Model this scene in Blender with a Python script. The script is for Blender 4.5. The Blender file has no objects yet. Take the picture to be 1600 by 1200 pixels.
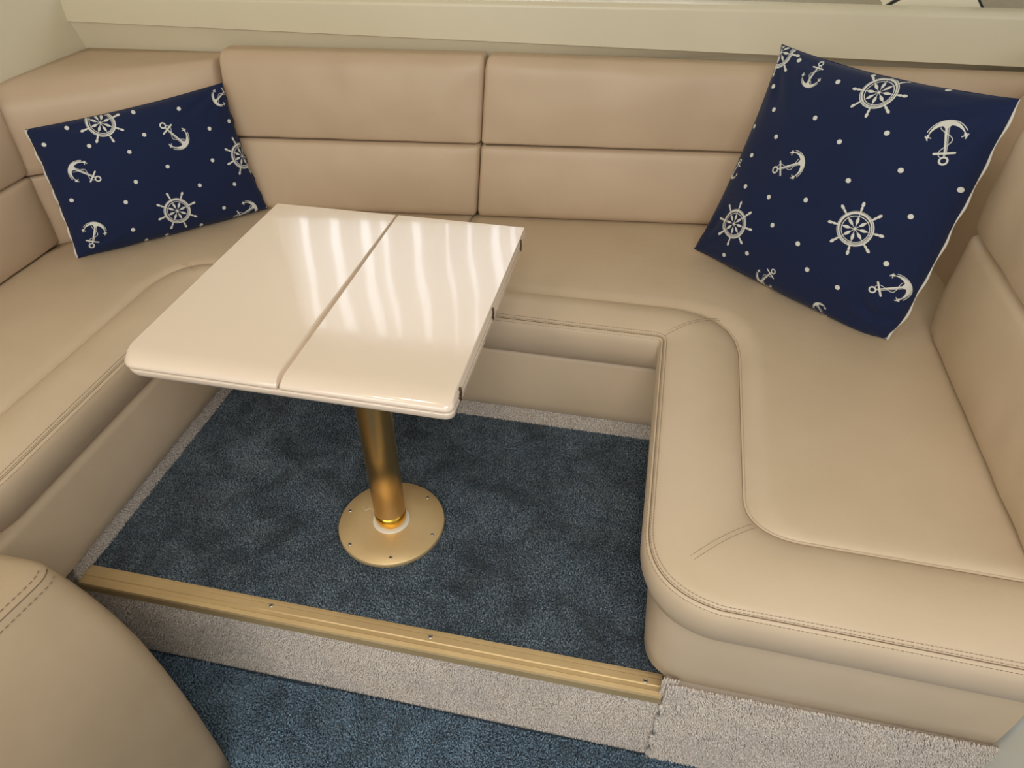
import bpy, bmesh, math, random
import numpy as np
from mathutils import Vector, Matrix, noise

random.seed(4); RNG = np.random.default_rng(4)
S = bpy.context.scene
COL = S.collection
PI = math.pi

# ------------------------------------------------------------------ camera, world, lights, exposure
YAW, PITCH, ROLL, FPX = -0.2025, 0.69194, 0.00231, 1098.5
fwd = Vector((math.sin(YAW)*math.cos(PITCH), math.cos(YAW)*math.cos(PITCH), -math.sin(PITCH)))
rt = Vector((math.cos(YAW), -math.sin(YAW), 0)); up = rt.cross(fwd)
r2 = rt*math.cos(ROLL)+up*math.sin(ROLL); u2 = up*math.cos(ROLL)-rt*math.sin(ROLL)
cam = bpy.data.objects.new('camera', bpy.data.cameras.new('camera')); COL.objects.link(cam)
m = Matrix((r2, u2, -fwd)).transposed().to_4x4(); m.translation = Vector((0.9037, -0.6040, 1.0727))
cam.matrix_world = m
cam.data.sensor_fit = 'HORIZONTAL'; cam.data.sensor_width = 36; cam.data.lens = 36*FPX/1600
cam.data.clip_start = 0.02
S.camera = cam

S.view_settings.view_transform = 'Standard'; S.view_settings.look = 'None'
S.view_settings.gamma = 1; S.view_settings.use_curve_mapping = False
S.view_settings.exposure = -0.18

w = bpy.data.worlds.new('world'); S.world = w; w.use_nodes = True
w.node_tree.nodes['Background'].inputs[0].default_value = (0.94, 0.96, 1.0, 1)
w.node_tree.nodes['Background'].inputs[1].default_value = 0.52

def area(name, loc, target, sx, sy, power, color):
    l = bpy.data.lights.new(name, 'AREA'); l.shape = 'RECTANGLE'; l.size = sx; l.size_y = sy
    l.energy = power; l.color = color
    o = bpy.data.objects.new(name, l); COL.objects.link(o); o.location = loc
    o.rotation_euler = (Vector(target)-Vector(loc)).to_track_quat('-Z', 'Y').to_euler()
    return o
area('door_daylight', (0.35, -2.4, 1.55), (0.9, 0.4, 0.2), 2.2, 1.0, 24, (1.0, 0.95, 0.87))
area('hatch_daylight', (1.05, -0.95, 1.72), (0.75, -0.1, 0.0), 0.75, 0.7, 22, (1.0, 0.95, 0.86))
area('side_window_daylight', (3.2, -0.6, 1.5), (0.6, 0.1, 0.2), 1.4, 0.5, 7, (0.93, 0.95, 1.0))
area('ceiling_lamp', (0.10, -0.85, 1.70), (0.2, -0.3, 0.4), 0.10, 0.10, 1.6, (1.0, 0.86, 0.66))
area('ceiling_lamp', (0.30, -0.38, 1.70), (0.3, 0.0, 0.4), 0.10, 0.10, 1.6, (1.0, 0.86, 0.66))
area('window_daylight', (0.26, 1.66, 1.27), (0.26, 0.0, 0.9), 1.7, 0.66, 13, (0.93, 0.96, 1.0))

# ------------------------------------------------------------------ materials
def mat(name, col, rough=0.5, metal=0.0, coat=0.0, spec=0.5):
    mt = bpy.data.materials.new(name); mt.use_nodes = True
    b = mt.node_tree.nodes['Principled BSDF']
    b.inputs['Base Color'].default_value = (*col, 1); b.inputs['Roughness'].default_value = rough
    b.inputs['Metallic'].default_value = metal; b.inputs['Coat Weight'].default_value = coat
    b.inputs['Specular IOR Level'].default_value = spec
    return mt
def nd(mt, typ, **kw):
    n = mt.node_tree.nodes.new(typ)
    for k, v_ in kw.items():
        if k in n.inputs: n.inputs[k].default_value = v_
        else: setattr(n, k, v_)
    return n
def lk(mt, a, b): mt.node_tree.links.new(a, b)
def P(mt): return mt.node_tree.nodes['Principled BSDF']
def ncolor(mt, c1, c2, scale, detail=3.0, lo=0.35, hi=0.65, coord='Object', rough=0.55, mapscale=None):
    tc = nd(mt, 'ShaderNodeTexCoord'); n = nd(mt, 'ShaderNodeTexNoise', Scale=scale, Detail=detail, Roughness=rough)
    src = tc.outputs[coord]
    if mapscale:
        mp = nd(mt, 'ShaderNodeMapping', Scale=mapscale); lk(mt, src, mp.inputs[0]); src = mp.outputs[0]
    lk(mt, src, n.inputs['Vector'])
    r = nd(mt, 'ShaderNodeValToRGB'); e = r.color_ramp.elements
    e[0].position = lo; e[1].position = hi; e[0].color = (*c1, 1); e[1].color = (*c2, 1)
    lk(mt, n.outputs['Fac'], r.inputs[0]); lk(mt, r.outputs[0], P(mt).inputs['Base Color'])
    return r, tc
def nbump(mt, layers, dist=0.001, coord='Object', mapscale=None):
    tc = nd(mt, 'ShaderNodeTexCoord'); prev = None
    src = tc.outputs[coord]
    if mapscale:
        mp = nd(mt, 'ShaderNodeMapping', Scale=mapscale); lk(mt, src, mp.inputs[0]); src = mp.outputs[0]
    for kind, scale, strength, d in layers:
        if kind == 'v': n = nd(mt, 'ShaderNodeTexVoronoi', Scale=scale); n.feature = 'DISTANCE_TO_EDGE'; out = n.outputs['Distance']
        else: n = nd(mt, 'ShaderNodeTexNoise', Scale=scale, Detail=4.0); out = n.outputs['Fac']
        lk(mt, src, n.inputs['Vector'])
        b = nd(mt, 'ShaderNodeBump', Strength=strength, Distance=d)
        lk(mt, out, b.inputs['Height'])
        if prev: lk(mt, prev.outputs[0], b.inputs['Normal'])
        prev = b
    lk(mt, prev.outputs[0], P(mt).inputs['Normal'])

leather = mat('cream_leather', (0.58, 0.46, 0.345), 0.42, spec=0.42)
ncolor(leather, (0.585, 0.465, 0.325), (0.625, 0.50, 0.36), 5.0)
nbump(leather, [('n', 9.0, 0.35, 0.006), ('n', 260.0, 0.12, 0.0006), ('v', 420.0, 0.10, 0.0004)])
leather_back = mat('tan_leather', (0.53, 0.405, 0.295), 0.42, spec=0.42)
ncolor(leather_back, (0.535, 0.405, 0.280), (0.575, 0.44, 0.31), 4.0)
nbump(leather_back, [('n', 7.0, 0.35, 0.006), ('n', 240.0, 0.12, 0.0006), ('v', 420.0, 0.10, 0.0004)])
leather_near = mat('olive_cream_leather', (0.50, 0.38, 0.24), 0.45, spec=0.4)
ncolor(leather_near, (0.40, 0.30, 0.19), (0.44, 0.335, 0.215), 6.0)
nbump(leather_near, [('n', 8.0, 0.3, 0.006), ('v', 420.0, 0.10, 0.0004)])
thread = mat('stitch_thread', (0.24, 0.17, 0.11), 0.8)
seamdark = mat('seam_groove', (0.20, 0.14, 0.09), 0.8)
gloss = mat('gloss_cream_lacquer', (0.79, 0.665, 0.54), 0.15, coat=0.8)
P(gloss).inputs['Coat Roughness'].default_value = 0.06
nbump(gloss, [('n', 3.5, 0.10, 0.010), ('n', 14.0, 0.03, 0.003)])
gloss_edge = mat('matt_cream_edge', (0.66, 0.58, 0.46), 0.4)
hinge_m = mat('dark_bronze', (0.10, 0.065, 0.035), 0.45, metal=0.6)
gold = mat('brushed_gold_anodised', (0.74, 0.50, 0.21), 0.32, metal=1.0)
nbump(gold, [('n', 60.0, 0.15, 0.0005)], mapscale=(0.2, 8, 8))
gold_sat = mat('satin_gold', (0.80, 0.60, 0.30), 0.48, metal=0.55)
nbump(gold_sat, [('n', 200.0, 0.08, 0.0005)])
ncolor(gold_sat, (0.70, 0.52, 0.275), (0.76, 0.575, 0.31), 12.0)
gold_deep = mat('polished_gold', (0.95, 0.55, 0.08), 0.22, metal=1.0)
plastic_w = mat('white_nylon', (0.80, 0.76, 0.66), 0.4)
screw_m = mat('stainless_steel', (0.62, 0.60, 0.58), 0.3, metal=1.0)
slot_m = mat('screw_recess', (0.03, 0.03, 0.03), 0.6)
wallm = mat('ivory_gelcoat', (0.66, 0.62, 0.48), 0.32, spec=0.45)
ncolor(wallm, (0.665, 0.605, 0.445), (0.695, 0.635, 0.475), 3.0)
whitep = mat('white_panel', (0.78, 0.80, 0.74), 0.3)
navy_edge = mat('off_white_cotton', (0.70, 0.68, 0.62), 0.85)
nbump(navy_edge, [('n', 900.0, 0.3, 0.0006)])
blackr = mat('black_rubber', (0.012, 0.012, 0.012), 0.5)
creamdome = mat('cream_plastic', (0.80, 0.74, 0.56), 0.25)
foil = mat('hammered_silver_cover', (0.46, 0.42, 0.33), 0.30, metal=0.55)
nbump(foil, [('n', 110.0, 0.9, 0.006), ('n', 300.0, 0.5, 0.002)])
dirt = mat('dark_speck', (0.07, 0.05, 0.03), 0.8)

def carpet_mat(name, stops, blotch, scale=330.0):
    mt = mat(name, stops[0], 0.9, spec=0.15)
    P(mt).inputs['Sheen Weight'].default_value = 0.25; P(mt).inputs['Sheen Roughness'].default_value = 0.5
    tc = nd(mt, 'ShaderNodeTexCoord')
    n = nd(mt, 'ShaderNodeTexNoise', Scale=scale, Detail=1.0); lk(mt, tc.outputs['Object'], n.inputs['Vector'])
    r = nd(mt, 'ShaderNodeValToRGB'); e = r.color_ramp.elements
    e[0].position = 0.30; e[0].color = (*stops[0], 1); e[1].position = 0.70; e[1].color = (*stops[2], 1)
    mid = e.new(0.5); mid.color = (*stops[1], 1)
    lk(mt, n.outputs['Fac'], r.inputs[0])
    n2 = nd(mt, 'ShaderNodeTexNoise', Scale=10.0, Detail=9.0, Roughness=0.72, Distortion=0.8); lk(mt, tc.outputs['Object'], n2.inputs['Vector'])
    r2_ = nd(mt, 'ShaderNodeValToRGB'); e = r2_.color_ramp.elements
    e[0].position = 0.36; e[0].color = (blotch,)*3+(1,); e[1].position = 0.60; e[1].color = (1, 1, 1, 1)
    lk(mt, n2.outputs['Fac'], r2_.inputs[0])
    mx = nd(mt, 'ShaderNodeMix'); mx.data_type = 'RGBA'; mx.blend_type = 'MULTIPLY'; mx.inputs[0].default_value = 1
    lk(mt, r.outputs[0], mx.inputs[6]); lk(mt, r2_.outputs[0], mx.inputs[7]); lk(mt, mx.outputs[2], P(mt).inputs['Base Color'])
    return mt
blue_c = carpet_mat('blue_carpet_pile', ((0.028, 0.042, 0.058), (0.112, 0.156, 0.200), (0.27, 0.34, 0.40)), 0.34)
blue_low = carpet_mat('lit_blue_carpet_pile', ((0.040, 0.070, 0.110), (0.150, 0.245, 0.350), (0.34, 0.48, 0.60)), 0.50)  # same carpet as above; brighter light on the lower floor put into its colour
beige_c = carpet_mat('beige_carpet_pile', ((0.46, 0.39, 0.33), (0.66, 0.59, 0.52), (0.84, 0.78, 0.71)), 0.93)
blue_b = mat('blue_carpet_backing', (0.030, 0.052, 0.080), 0.95)
beige_b = mat('beige_carpet_backing', (0.42, 0.36, 0.30), 0.95)

# ------------------------------------------------------------------ helpers
def tag(o, label=None, cat=None, group=None, kind=None):
    if label: o['label'] = label
    if cat: o['category'] = cat
    if group: o['group'] = group
    if kind: o['kind'] = kind
    return o
def link(name, me, m_, parent=None, smooth=True):
    o = bpy.data.objects.new(name, me); COL.objects.link(o)
    if m_ is not None and len(me.materials) == 0: me.materials.append(m_)
    if smooth: me.shade_smooth()
    if parent: o.parent = parent
    return o
def mesh(name, vs, fs, m_, parent=None, smooth=True):
    me = bpy.data.meshes.new(name); me.from_pydata([tuple(v_) for v_ in vs], [], fs)
    bm = bmesh.new(); bm.from_mesh(me); bmesh.ops.recalc_face_normals(bm, faces=bm.faces); bm.to_mesh(me); bm.free()
    return link(name, me, m_, parent, smooth)
def grid(name, rows, m_, parent=None, closed_u=False, closed_v=False, caps=False, smooth=True):
    """rows: list of equally long lists of points"""
    nr, nc = len(rows), len(rows[0]); vs = [p for r in rows for p in r]; fs = []
    for i in range(nr if closed_v else nr-1):
        for j in range(nc if closed_u else nc-1):
            a, b = i, (i+1) % nr; c, d = j, (j+1) % nc
            fs.append((a*nc+c, a*nc+d, b*nc+d, b*nc+c))
    if caps:
        fs.append(tuple(range(nc))); fs.append(tuple((nr-1)*nc+j for j in range(nc)))
    return mesh(name, vs, fs, m_, parent, smooth)
def empty(name, loc):
    o = bpy.data.objects.new(name, None); COL.objects.link(o); o.location = loc; o.empty_display_size = .05
    return o
def reparent(root):
    """children built in world coordinates: keep them there under a moved root"""
    for ch in root.children:
        ch.matrix_parent_inverse = Matrix.Translation(-Vector(root.location))

def lathe(name, prof, cx, cy, m_, parent=None, n=64):
    rows = [[(cx+r*math.cos(2*PI*k/n), cy+r*math.sin(2*PI*k/n), z) for k in range(n)] for r, z in prof]
    return grid(name, rows, m_, parent, closed_u=True, caps=True)

def warp(c8, u, v_, w_):
    """trilinear: c8 = [front-bottom-left, fbr, ftl, ftr, back-bottom-left, bbr, btl, btr], u right, v up, w back (0..1)"""
    f = c8[0].lerp(c8[1], u).lerp(c8[2].lerp(c8[3], u), v_)
    b = c8[4].lerp(c8[5], u).lerp(c8[6].lerp(c8[7], u), v_)
    return f.lerp(b, w_)
def block(name, c8, r, m_, parent=None, bulge=0.0, n=(24, 10, 6), wr=0.0, seed=0, rad=None):
    """rounded upholstery block: eight corners, rounding r (or rad = ((x lo, x hi), (z lo, z hi), (front, back))), swollen front face"""
    c8 = [Vector(c) for c in c8]
    L = (c8[1]-c8[0]).length, (c8[2]-c8[0]).length, (c8[4]-c8[0]).length
    rad = rad or ((r, r),)*3
    RR = [tuple(min(q, l*0.49) for q in pr_) for pr_, l in zip(rad, L)]
    def ticks(l, ra, k):
        lo = [ra[0]*(1-math.cos(t*PI/2/5)) for t in range(6)]; hi = [ra[1]*(1-math.cos(t*PI/2/5)) for t in range(6)]
        mid = [ra[0]+(l-ra[0]-ra[1])*(i+1)/k for i in range(k-1)]
        return lo+mid+[l-x for x in reversed(hi)]
    T = [ticks(L[i], RR[i], n[i]) for i in range(3)]
    bm = bmesh.new(); cache = {}
    fn = (c8[1]-c8[0]).cross(c8[2]-c8[0]).normalized()
    if fn.dot(c8[4]-c8[0]) > 0: fn = -fn
    def vert(i, j, k):
        key = (i, j, k)
        if key in cache: return cache[key]
        p = Vector((T[0][i], T[1][j], T[2][k]))
        c = Vector([min(max(p[a], RR[a][0]), L[a]-RR[a][1]) for a in range(3)])
        d = p-c
        if d.length > 1e-9:
            q = [RR[a][0] if d[a] < 0 else RR[a][1] for a in range(3)]
            dn = Vector((d[0]/q[0], d[1]/q[1], d[2]/q[2])); s = max(abs(x) for x in dn); dn.normalize()
            p = c+Vector((dn[0]*q[0], dn[1]*q[1], dn[2]*q[2]))*s
        u, v_, w_ = p[0]/L[0], p[1]/L[1], p[2]/L[2]
        q = warp(c8, u, v_, w_)
        fall = max(0, 1-w_*1.6)
        b = bulge*(1-(2*u-1)**6)*(1-(2*v_-1)**2)*fall
        if wr: b += wr*noise.noise(Vector((u*9+seed, v_*2.2, seed)))*fall
        q = q+fn*b
        cache[key] = bm.verts.new(q); return cache[key]
    nx, ny, nz = len(T[0])-1, len(T[1])-1, len(T[2])-1
    def face(a, b, c, d):
        try: bm.faces.new((vert(*a), vert(*b), vert(*c), vert(*d)))
        except ValueError: pass
    for i in range(nx):
        for j in range(ny):
            face((i, j, 0), (i+1, j, 0), (i+1, j+1, 0), (i, j+1, 0)); face((i, j, nz), (i, j+1, nz), (i+1, j+1, nz), (i+1, j, nz))
        for k in range(nz):
            face((i, 0, k), (i, 0, k+1), (i+1, 0, k+1), (i+1, 0, k)); face((i, ny, k), (i+1, ny, k), (i+1, ny, k+1), (i, ny, k+1))
    for j in range(ny):
        for k in range(nz):
            face((0, j, k), (0, j+1, k), (0, j+1, k+1), (0, j, k+1)); face((nx, j, k), (nx, j, k+1), (nx, j+1, k+1), (nx, j+1, k))
    bmesh.ops.recalc_face_normals(bm, faces=bm.faces)
    me = bpy.data.meshes.new(name); bm.to_mesh(me); bm.free()
    return link(name, me, m_, parent)
def box(name, x0, x1, y0, y1, z0, z1, m_, parent=None, bev=0.002, seg=2):
    bm = bmesh.new(); bmesh.ops.create_cube(bm, size=1)
    for v_ in bm.verts: v_.co = Vector(((x0+x1)/2+v_.co.x*(x1-x0), (y0+y1)/2+v_.co.y*(y1-y0), (z0+z1)/2+v_.co.z*(z1-z0)))
    if bev: bmesh.ops.bevel(bm, geom=bm.edges[:], offset=bev, segments=seg, affect='EDGES', profile=0.5)
    me = bpy.data.meshes.new(name); bm.to_mesh(me); bm.free()
    o = link(name, me, m_, parent, smooth=False); return o
def tube(name, pts, r, m_, parent=None, n=8, closed=False):
    pts = [Vector(p) for p in pts]; rows = []
    for i, p in enumerate(pts):
        a = pts[max(i-1, 0)]; b = pts[min(i+1, len(pts)-1)]; d = (b-a).normalized()
        s = d.cross(Vector((0, 0, 1)));
        if s.length < 1e-3: s = Vector((1, 0, 0))
        s.normalize(); t = s.cross(d)
        rr = r(i/(len(pts)-1)) if callable(r) else r
        rows.append([p+(s*math.cos(2*PI*k/n)+t*math.sin(2*PI*k/n))*rr for k in range(n)])
    return grid(name, rows, m_, parent, closed_u=True, caps=True)
def resample(pts, step):
    pts = [Vector(p) for p in pts]; out = [pts[0]]; acc = 0
    for a, b in zip(pts, pts[1:]):
        l = (b-a).length
        if l < 1e-9: continue
        t = step-acc
        while t <= l: out.append(a.lerp(b, t/l)); t += step
        acc = l-(t-step)
    return out
def stitches(name, lines, nrm, parent, m_=None, length=0.0040, gap=0.0014, w_=0.00032, lift=0.0003):
    """short thread dashes along polylines; each line is a list of points lying on the surface; all joined as one part"""
    vs, fs = [], []
    for line in lines:
        pts = resample(line, length+gap)
        for a, b in zip(pts, pts[1:]):
            d = (b-a).normalized(); e = a+d*length; n_ = Vector(nrm).normalized(); s = d.cross(n_).normalized()*w_
            o_ = n_*lift; h = n_*w_; base = len(vs)
            vs += [a-s+o_-h, a+s+o_-h, e+s+o_-h, e-s+o_-h, a+d*.0006+o_+h, e-d*.0006+o_+h]
            fs += [(base, base+1, base+4), (base+1, base+2, base+5, base+4), (base+2, base+3, base+5), (base+3, base, base+4, base+5)]
    o = mesh(name, vs, fs, m_ or thread, parent, smooth=False); o['kind'] = 'stuff'
    return o

# ------------------------------------------------------------------ room shell
def wback(x): return 0.955+0.126*(x+0.13)          # rear hull wall, runs slightly askew to the dinette
def prism_x(name, xs, prof, m_, parent=None, smooth=False):
    """extrude profile (list of f(x)->(y,z)) along x"""
    rows = [[(x, *p(x)) for p in prof] for x in xs]
    return grid(name, rows, m_, parent, closed_u=True, caps=True, smooth=smooth)
ledge = lambda x: 0.690-0.0234*(x+0.414)
XS = [-0.42, 0.1, 0.6, 1.1, 1.6, 2.2]
def arc(yc, zc, r, a0, a1, n=6): return [(lambda x, t=a0+(a1-a0)*k/n: (wback(x)+yc+r*math.cos(t), zc+zcap(x)+r*math.sin(t))) for k in range(n+1)]
ztop = 0.750
zcap = lambda x: -0.0042*max(0.0, x-1.1)/.5
coaming = prism_x('wall_back', XS,
    [lambda x: (wback(x)+0.002, 0.0), lambda x: (wback(x)+0.002, 0.60), lambda x: (wback(x)+0.002, 0.62), lambda x: (wback(x)-0.024, ledge(x)), lambda x: (wback(x)-0.030, ledge(x)+0.002)]
    + arc(-0.030+0.014, ztop-0.014, 0.014, PI, PI/2) + arc(0.010, ztop-0.008, 0.008, PI/2, 0)
    + [lambda x: (wback(x)+0.018, 0.735), lambda x: (wback(x)+0.06, 0.725), lambda x: (wback(x)+0.06, 0.0)], wallm, smooth=True)
tag(coaming, kind='structure')
for p in coaming.data.polygons: p.use_smooth = True
coaming.data.set_sharp_from_angle(angle=math.radians(35))
shelf = prism_x('trim_1', XS, [lambda x: (wback(x)+0.018, 0.735), lambda x: (1.605, 0.746), lambda x: (1.605, 0.70), lambda x: (wback(x)+0.06, 0.70), lambda x: (wback(x)+0.06, 0.7251), lambda x: (wback(x)+0.018, 0.7349)], foil)
tag(shelf, 'hammered silver-grey covering of the shelf behind the coaming', kind='structure')
# left wall
lw = box('wall_left', -0.46, -0.42, -0.9, 1.7, -0.21, 1.75, wallm, bev=0)
tag(lw, kind='structure')
tube('scratch', [(-0.4195, 0.815, 0.80), (-0.4195, 0.822, 0.775), (-0.4195, 0.828, 0.755)], 0.0016, plastic_w, lw)
cl = box('ceiling', -0.46, 2.2, -0.9, 1.9, 1.75, 1.79, wallm, bev=0); tag(cl, kind='structure')

wr_ = box('wall_right', 1.715, 1.755, 0.0, 1.6, -0.21, 0.72, wallm, bev=0.004); tag(wr_, kind='structure')
# rear window with a pleated curtain (seen only as streaks mirrored in the table top)
wf = empty('window_1', (0.25, 1.60, 0.80)); tag(wf, kind='structure')
YW = 1.60
box('frame', -0.42, 2.2, YW, YW+.03, 1.62, 1.75, wallm, wf, bev=0)
box('frame', -0.42, 2.2, YW, YW+.03, 0.745, 0.94, wallm, wf, bev=0)
box('frame', 1.15, 2.2, YW, YW+.03, 0.94, 1.62, wallm, wf, bev=0)
reparent(wf)

# ------------------------------------------------------------------ floors
fl = box('floor', -0.46, 2.2, -0.9, 0.10, -0.25, -0.216, blue_b, bev=0); tag(fl, kind='structure')
plat = box('floor_platform', -0.02, 1.04, -0.026, 0.56, -0.05, -0.003, blue_b, bev=0)
tag(plat, 'raised dinette floor under the blue carpet', kind='structure')
riser = box('trim_2', -0.42, 1.028, -0.030, -0.012, -0.216, -0.010, beige_b, bev=0)
tag(riser, 'beige carpeted step riser under the brass nosing', kind='structure')
riser2 = box('trim_3', 1.0281, 1.50, -0.036, 0.0, -0.216, 0.036, beige_b, bev=0)
tag(riser2, 'beige carpeted plinth under the right-hand seat', kind='structure')
kick = empty('trim_4', (0, 0, 0)); tag(kick, 'beige carpet strip around the well below the leather', kind='structure')
box('kick_strip', -0.020, -0.002, -0.012, 0.54, 0.0-.05, 0.05, beige_b, kick, bev=0)
box('kick_strip', -0.02, 1.04, 0.539, 0.555, -0.003, 0.05, beige_b, kick, bev=0)
box('kick_strip', 1.026, 1.040, 0.0, 0.54, -0.003, 0.05, beige_b, kick, bev=0)

def tufts(name, u_range, v_range, place, m_, parent, step, height, rad, skip=None, lean=0.6, seed=1):
    """carpet pile: one little three-sided tuft every few millimetres; place(u,v)->(origin arrays, U, V, N)"""
    rng = np.random.default_rng(seed)
    us = np.arange(u_range[0], u_range[1], step); vv = np.arange(v_range[0], v_range[1], step)
    U, V = np.meshgrid(us, vv); U = U.ravel()+rng.uniform(-.5, .5, U.size)*step; V = V.ravel()+rng.uniform(-.5, .5, V.size)*step
    keep = np.ones(U.size, bool)
    if skip is not None: keep &= ~skip(U, V)
    U, V = U[keep], V[keep]; n = U.size
    # brushed directions: slowly varying lean
    k1 = np.sin(U*13+2.3*np.sin(V*17+seed)+1.2*np.sin(V*41))+np.cos(V*19+2.7*np.sin(U*14)+np.sin(U*33+V*21))
    th = k1*1.6+rng.normal(0, .9, n); la = height*lean*rng.uniform(.3, 1.1, n)
    hh = height*rng.uniform(.7, 1.15, n); a0 = rng.uniform(0, 2*PI, n); rr = rad*rng.uniform(.8, 1.2, n)
    co = np.zeros((n, 7, 3), np.float32)
    def put(k, du, dv, dn): co[:, k, :] = place(U+du, V+dv, dn)
    for k in range(3):
        an = a0+k*2*PI/3
        put(k, rr*np.cos(an), rr*np.sin(an), np.zeros(n))
        put(3+k, rr*.85*np.cos(an+.5)+la*.55*np.cos(th), rr*.85*np.sin(an+.5)+la*.55*np.sin(th), hh*.62)
    put(6, la*np.cos(th), la*np.sin(th), hh)
    idx = []
    for k in range(3):
        l = (k+1) % 3; idx += [[k, l, 3+l, 3+k]]
    tri = [[3+k, 3+(k+1) % 3, 6] for k in range(3)]
    base = (np.arange(n)*7)[:, None, None]
    quads = (np.array(idx)[None]+base).reshape(-1, 4); tris = (np.array(tri)[None]+base).reshape(-1, 3)
    me = bpy.data.meshes.new(name)
    me.vertices.add(n*7); me.vertices.foreach_set('co', co.reshape(-1))
    nl = quads.size+tris.size; me.loops.add(nl)
    me.loops.foreach_set('vertex_index', np.concatenate([quads.ravel(), tris.ravel()]).astype(np.int32))
    npoly = len(quads)+len(tris); me.polygons.add(npoly)
    st = np.concatenate([np.arange(len(quads))*4, len(quads)*4+np.arange(len(tris))*3]).astype(np.int32)
    me.polygons.foreach_set('loop_start', st)
    me.update(calc_edges=True); me.validate()
    o = link(name, me, m_, parent, smooth=True); o['kind'] = 'stuff'
    return o
flat = lambda z0: (lambda u, v_, n_: np.stack([u, v_, z0+n_], -1))
tufts('carpet_pile', (0.0, 1.028), (0.001, 0.541), flat(-0.003), blue_c, plat, 0.0031, 0.0050, 0.0021,
      skip=lambda U, V: (U-.5035)**2+(V-.202)**2 < .097**2, seed=1)
tufts('carpet_pile', (0.0, 1.60), (-0.62, -0.036), flat(-0.216), blue_low, fl, 0.0031, 0.0075, 0.0021, seed=2, lean=.8)
upr = lambda y0: (lambda u, v_, n_: np.stack([u, y0-n_, v_], -1))
tufts('carpet_pile', (-0.12, 1.0285), (-0.205, -0.016), upr(-0.030), beige_c, riser, 0.0029, 0.0045, 0.0020, seed=3, lean=.5)
tufts('carpet_pile', (1.031, 1.495), (-0.205, 0.043), upr(-0.036), beige_c, riser2, 0.0029, 0.0055, 0.0020, seed=4, lean=.5)
tufts('carpet_pile', (-0.02, 1.04), (0.001, 0.05), upr(0.539), beige_c, kick, 0.0031, 0.0035, 0.0020, seed=5, lean=.5)
tufts('carpet_pile', (-0.03, 0.54), (-0.045, 0.05), lambda u, v_, n_: np.stack([-0.002+n_, u, v_], -1), beige_c, kick, 0.0031, 0.0035, 0.0020, seed=6, lean=.5)
tufts('carpet_pile', (-0.12, 0.0), (-0.02, 0.05), upr(-0.030), beige_c, kick, 0.0029, 0.0045, 0.0020, seed=8, lean=.5)
box('kick_strip', -0.42, -0.002, -0.030, -0.012, -0.012, 0.05, beige_b, kick, bev=0)
tufts('carpet_pile', (1.024, 1.045), (-0.005, 0.05), upr(-0.030), beige_c, riser2, 0.0029, 0.0050, 0.0020, seed=7, lean=.5)
# rolled carpet seam between the two risers
tube('carpet_seam', [(1.0285+0.0015*math.sin(k*1.3), -0.0375, -0.022-0.188*k/14) for k in range(15)], lambda t: 0.0036+0.0008*math.sin(t*31), beige_c, riser2)

# brass step nosing
nos = empty('step_nosing', (0.512, -0.03, 0)); tag(nos, 'long ribbed gold metal nosing along the step edge', 'nosing')
NP = [(-0.0375, -0.020), (-0.0385, -0.002), (-0.037, 0.002), (-0.030, 0.0035), (-0.0285, 0.0022), (-0.022, 0.0022), (-0.0205, 0.0040),
      (-0.010, 0.0040), (-0.0088, 0.0028), (-0.004, 0.0028), (0.001, 0.0015), (0.002, -0.0015), (-0.034, -0.004), (-0.0345, -0.020)]
grid('strip', [[(x, y, z) for y, z in NP] for x in (0.000, 0.5, 1.0255)], gold_sat, nos, closed_u=True, caps=True, smooth=False)
def screw(cx, cy, z, parent, r=0.0044, normal='z'):
    s = lathe('screw', [(r*.2, z-.0015), (r, z-.0002), (r, z+.0006), (r*.75, z+.0014), (r*.45, z+.0014), (r*.40, z+.0006)], cx, cy, screw_m, parent, n=16)
    for a in (0.4, 0.4+PI/2):
        c, d = math.cos(a)*r*.5, math.sin(a)*r*.5
        tube('recess', [(cx-c, cy-d, z+.0013), (cx+c, cy+d, z+.0013)], r*.16, slot_m, s, n=5)
for x, y in ((0.359, -0.012), (0.645, -0.013), (0.999, -0.017)): screw(x, y, 0.004, nos, 0.0038)
reparent(nos)

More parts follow.
